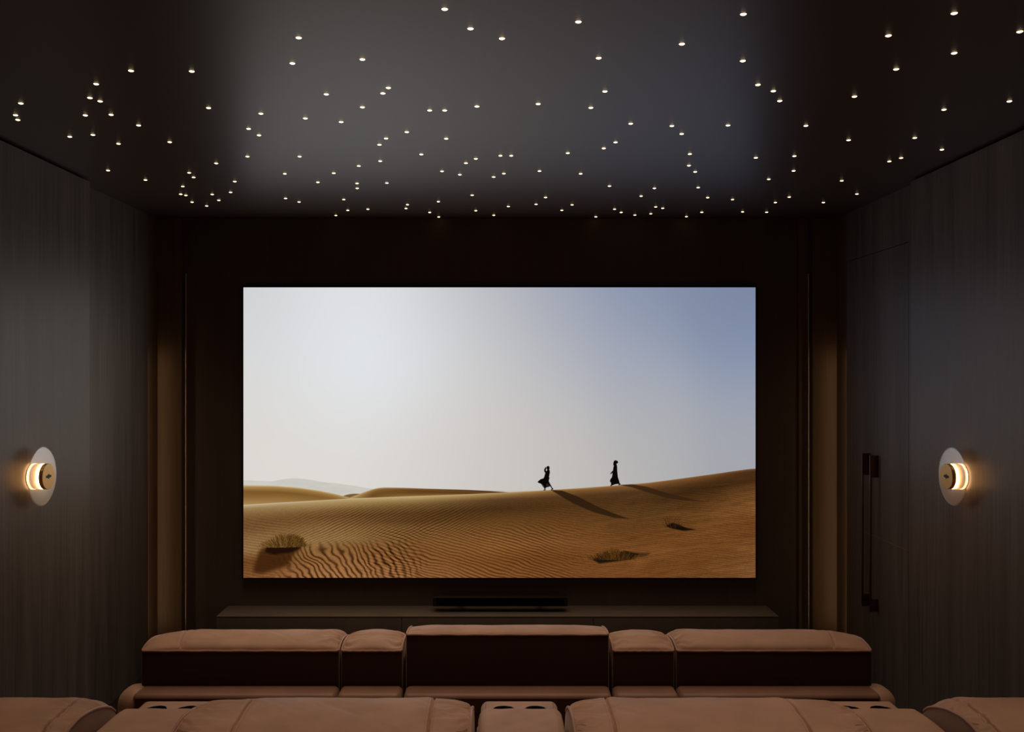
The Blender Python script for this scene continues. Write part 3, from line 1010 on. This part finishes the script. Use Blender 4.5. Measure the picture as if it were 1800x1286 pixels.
def console_rear(loc, label):
    t = thing('seat_console', label, 'console', loc, 0, G4)
    w = .143
    H = HR
    b = obj('backrest', newbox(-w, w, 0.004, .365, .60, H - .10, r=.02, seg=4), M['shell'], t)
    # flat stuffed top with rounded shoulders
    bm = bmesh.new()
    nx, ny = 60, 50
    prof = []
    R = .034
    cols = []
    wi = w - .004
    for k in range(nx + 1):
        u = -wi + 2 * wi * k / nx
        cols.append(u)
    grid = []
    for j in range(ny + 1):
        y = -.004 + .378 * j / ny
        row = []
        top = H - .039 + .006 * math.sin(PI * y / .37)
        fy = (1 - max(0, (y - .335) / .039) ** 2.0) if y > .335 else 1
        fr = (1 - (1 - min(1, (y + .004) / .03)) ** 2) ** .5
        for u in cols:
            a = abs(u) / wi
            e = max(0, 1 - max(0, (abs(u) - (wi - R)) / R) ** 2) ** .5
            z = top - R * (1 - e) * 1.1 - .035 * (1 - max(0, fy) ** .5) - .03 * (1 - fr)
            z -= .0016 * math.exp(-((abs(u) - (wi - R * .55)) / .0022) ** 2)
            z += .0016 * snoise(u * 22, y * 18, loc[0] * 5) * (1 - a ** 6)
            row.append(bm.verts.new((u, y, z)))
        grid.append(row)
    for j in range(ny):
        for i in range(nx):
            bm.faces.new((grid[j][i], grid[j][i + 1], grid[j + 1][i + 1], grid[j + 1][i]))
    zb_ = .80
    bl = [bm.verts.new((x, y, zb_)) for x, y in ((-wi, -.004), (wi, -.004), (wi, .374), (-wi, .374))]
    bm.faces.new([bl[3], bl[2], bl[1], bl[0]])
    bm.faces.new([bl[0], bl[1]] + list(reversed(grid[0])))
    bm.faces.new([bl[2], bl[3]] + grid[-1])
    bm.faces.new([bl[1], bl[2]] + [grid[j][-1] for j in range(ny, -1, -1)])
    bm.faces.new([bl[3], bl[0]] + [grid[j][0] for j in range(ny + 1)])
    obj('headrest', bm, M['leather'], t, angle=60)
    bm = bmesh.new()
    for s in (-1, 1):
        tube(bm, [(s * (w - .003), .006 + .362 * i / 14, H - .060 - .052 * (i / 14) ** 1.7) for i in range(15)], .0045, 8)
    obj('piping', bm, M['piping'], b)
    # block with the cup holders
    zt = .866
    blk = obj('cup_holder_block', newbox(-.134, .134, .376, .560, .40, zt, r=.026, seg=6), M['leather'], t)
    cs = []
    for s in (-1, 1):
        bm = bmesh.new()
        bmesh.ops.create_cone(bm, cap_ends=True, segments=48, radius1=.0365, radius2=.0365, depth=.16, matrix=Matrix.Translation((s * .0545, .455, zt)))
        c = obj('cutter', bm, M['cup'])
        c.location = loc
        cs.append(c)
    cut(blk, cs)
    for s in (-1, 1):
        bm = bmesh.new()
        prof = [(.0385, .0008), (.0385, .0018), (.0365, .0026), (.0345, .0014), (.0338, -.002), (.033, -.070), (0, -.070)]
        n = 40
        rings = [[bm.verts.new((s * .0545, .455, zt + z))] if r == 0 else [bm.verts.new((s * .0545 + r * math.cos(2 * PI * k / n), .455 + r * math.sin(2 * PI * k / n), zt + z)) for k in range(n)] for r, z in prof]
        for A, B in zip(rings, rings[1:]):
            for k in range(n):
                k2 = (k + 1) % n
                bm.faces.new((A[k], B[0], A[k2]) if len(B) == 1 else (A[k], B[k], B[k2], A[k2]))
        bmesh.ops.recalc_face_normals(bm, faces=bm.faces[:])
        obj('cup_holder', bm, M['cup'], blk)
    # a stitched line either side of the block
    bm = bmesh.new()
    for s in (-1, 1):
        tube(bm, [(s * .1165, .39 + .015 * i, zt - .0015) for i in range(10)], .0012, 6)
    obj('stitching', bm, M['shell'], blk)
    obj('rear_shell', newbox(-w + .0012, w - .0012, -.115, .30, .03, ZL, r=.05, seg=7), M['shell'], t)
    obj('armrest', newbox(-.140, .140, .40, .95, .06, .63, r=.03, seg=4), M['leather'], t)
    return t


console_rear((xc[0], YR2, PZ), 'left of the three cup holder consoles in the nearest row')
console_rear((xc[1], YR2, PZ), 'middle cup holder console in the nearest row, behind the raised headrest')
console_rear((xc[2], YR2, PZ), 'right of the three cup holder consoles in the nearest row')
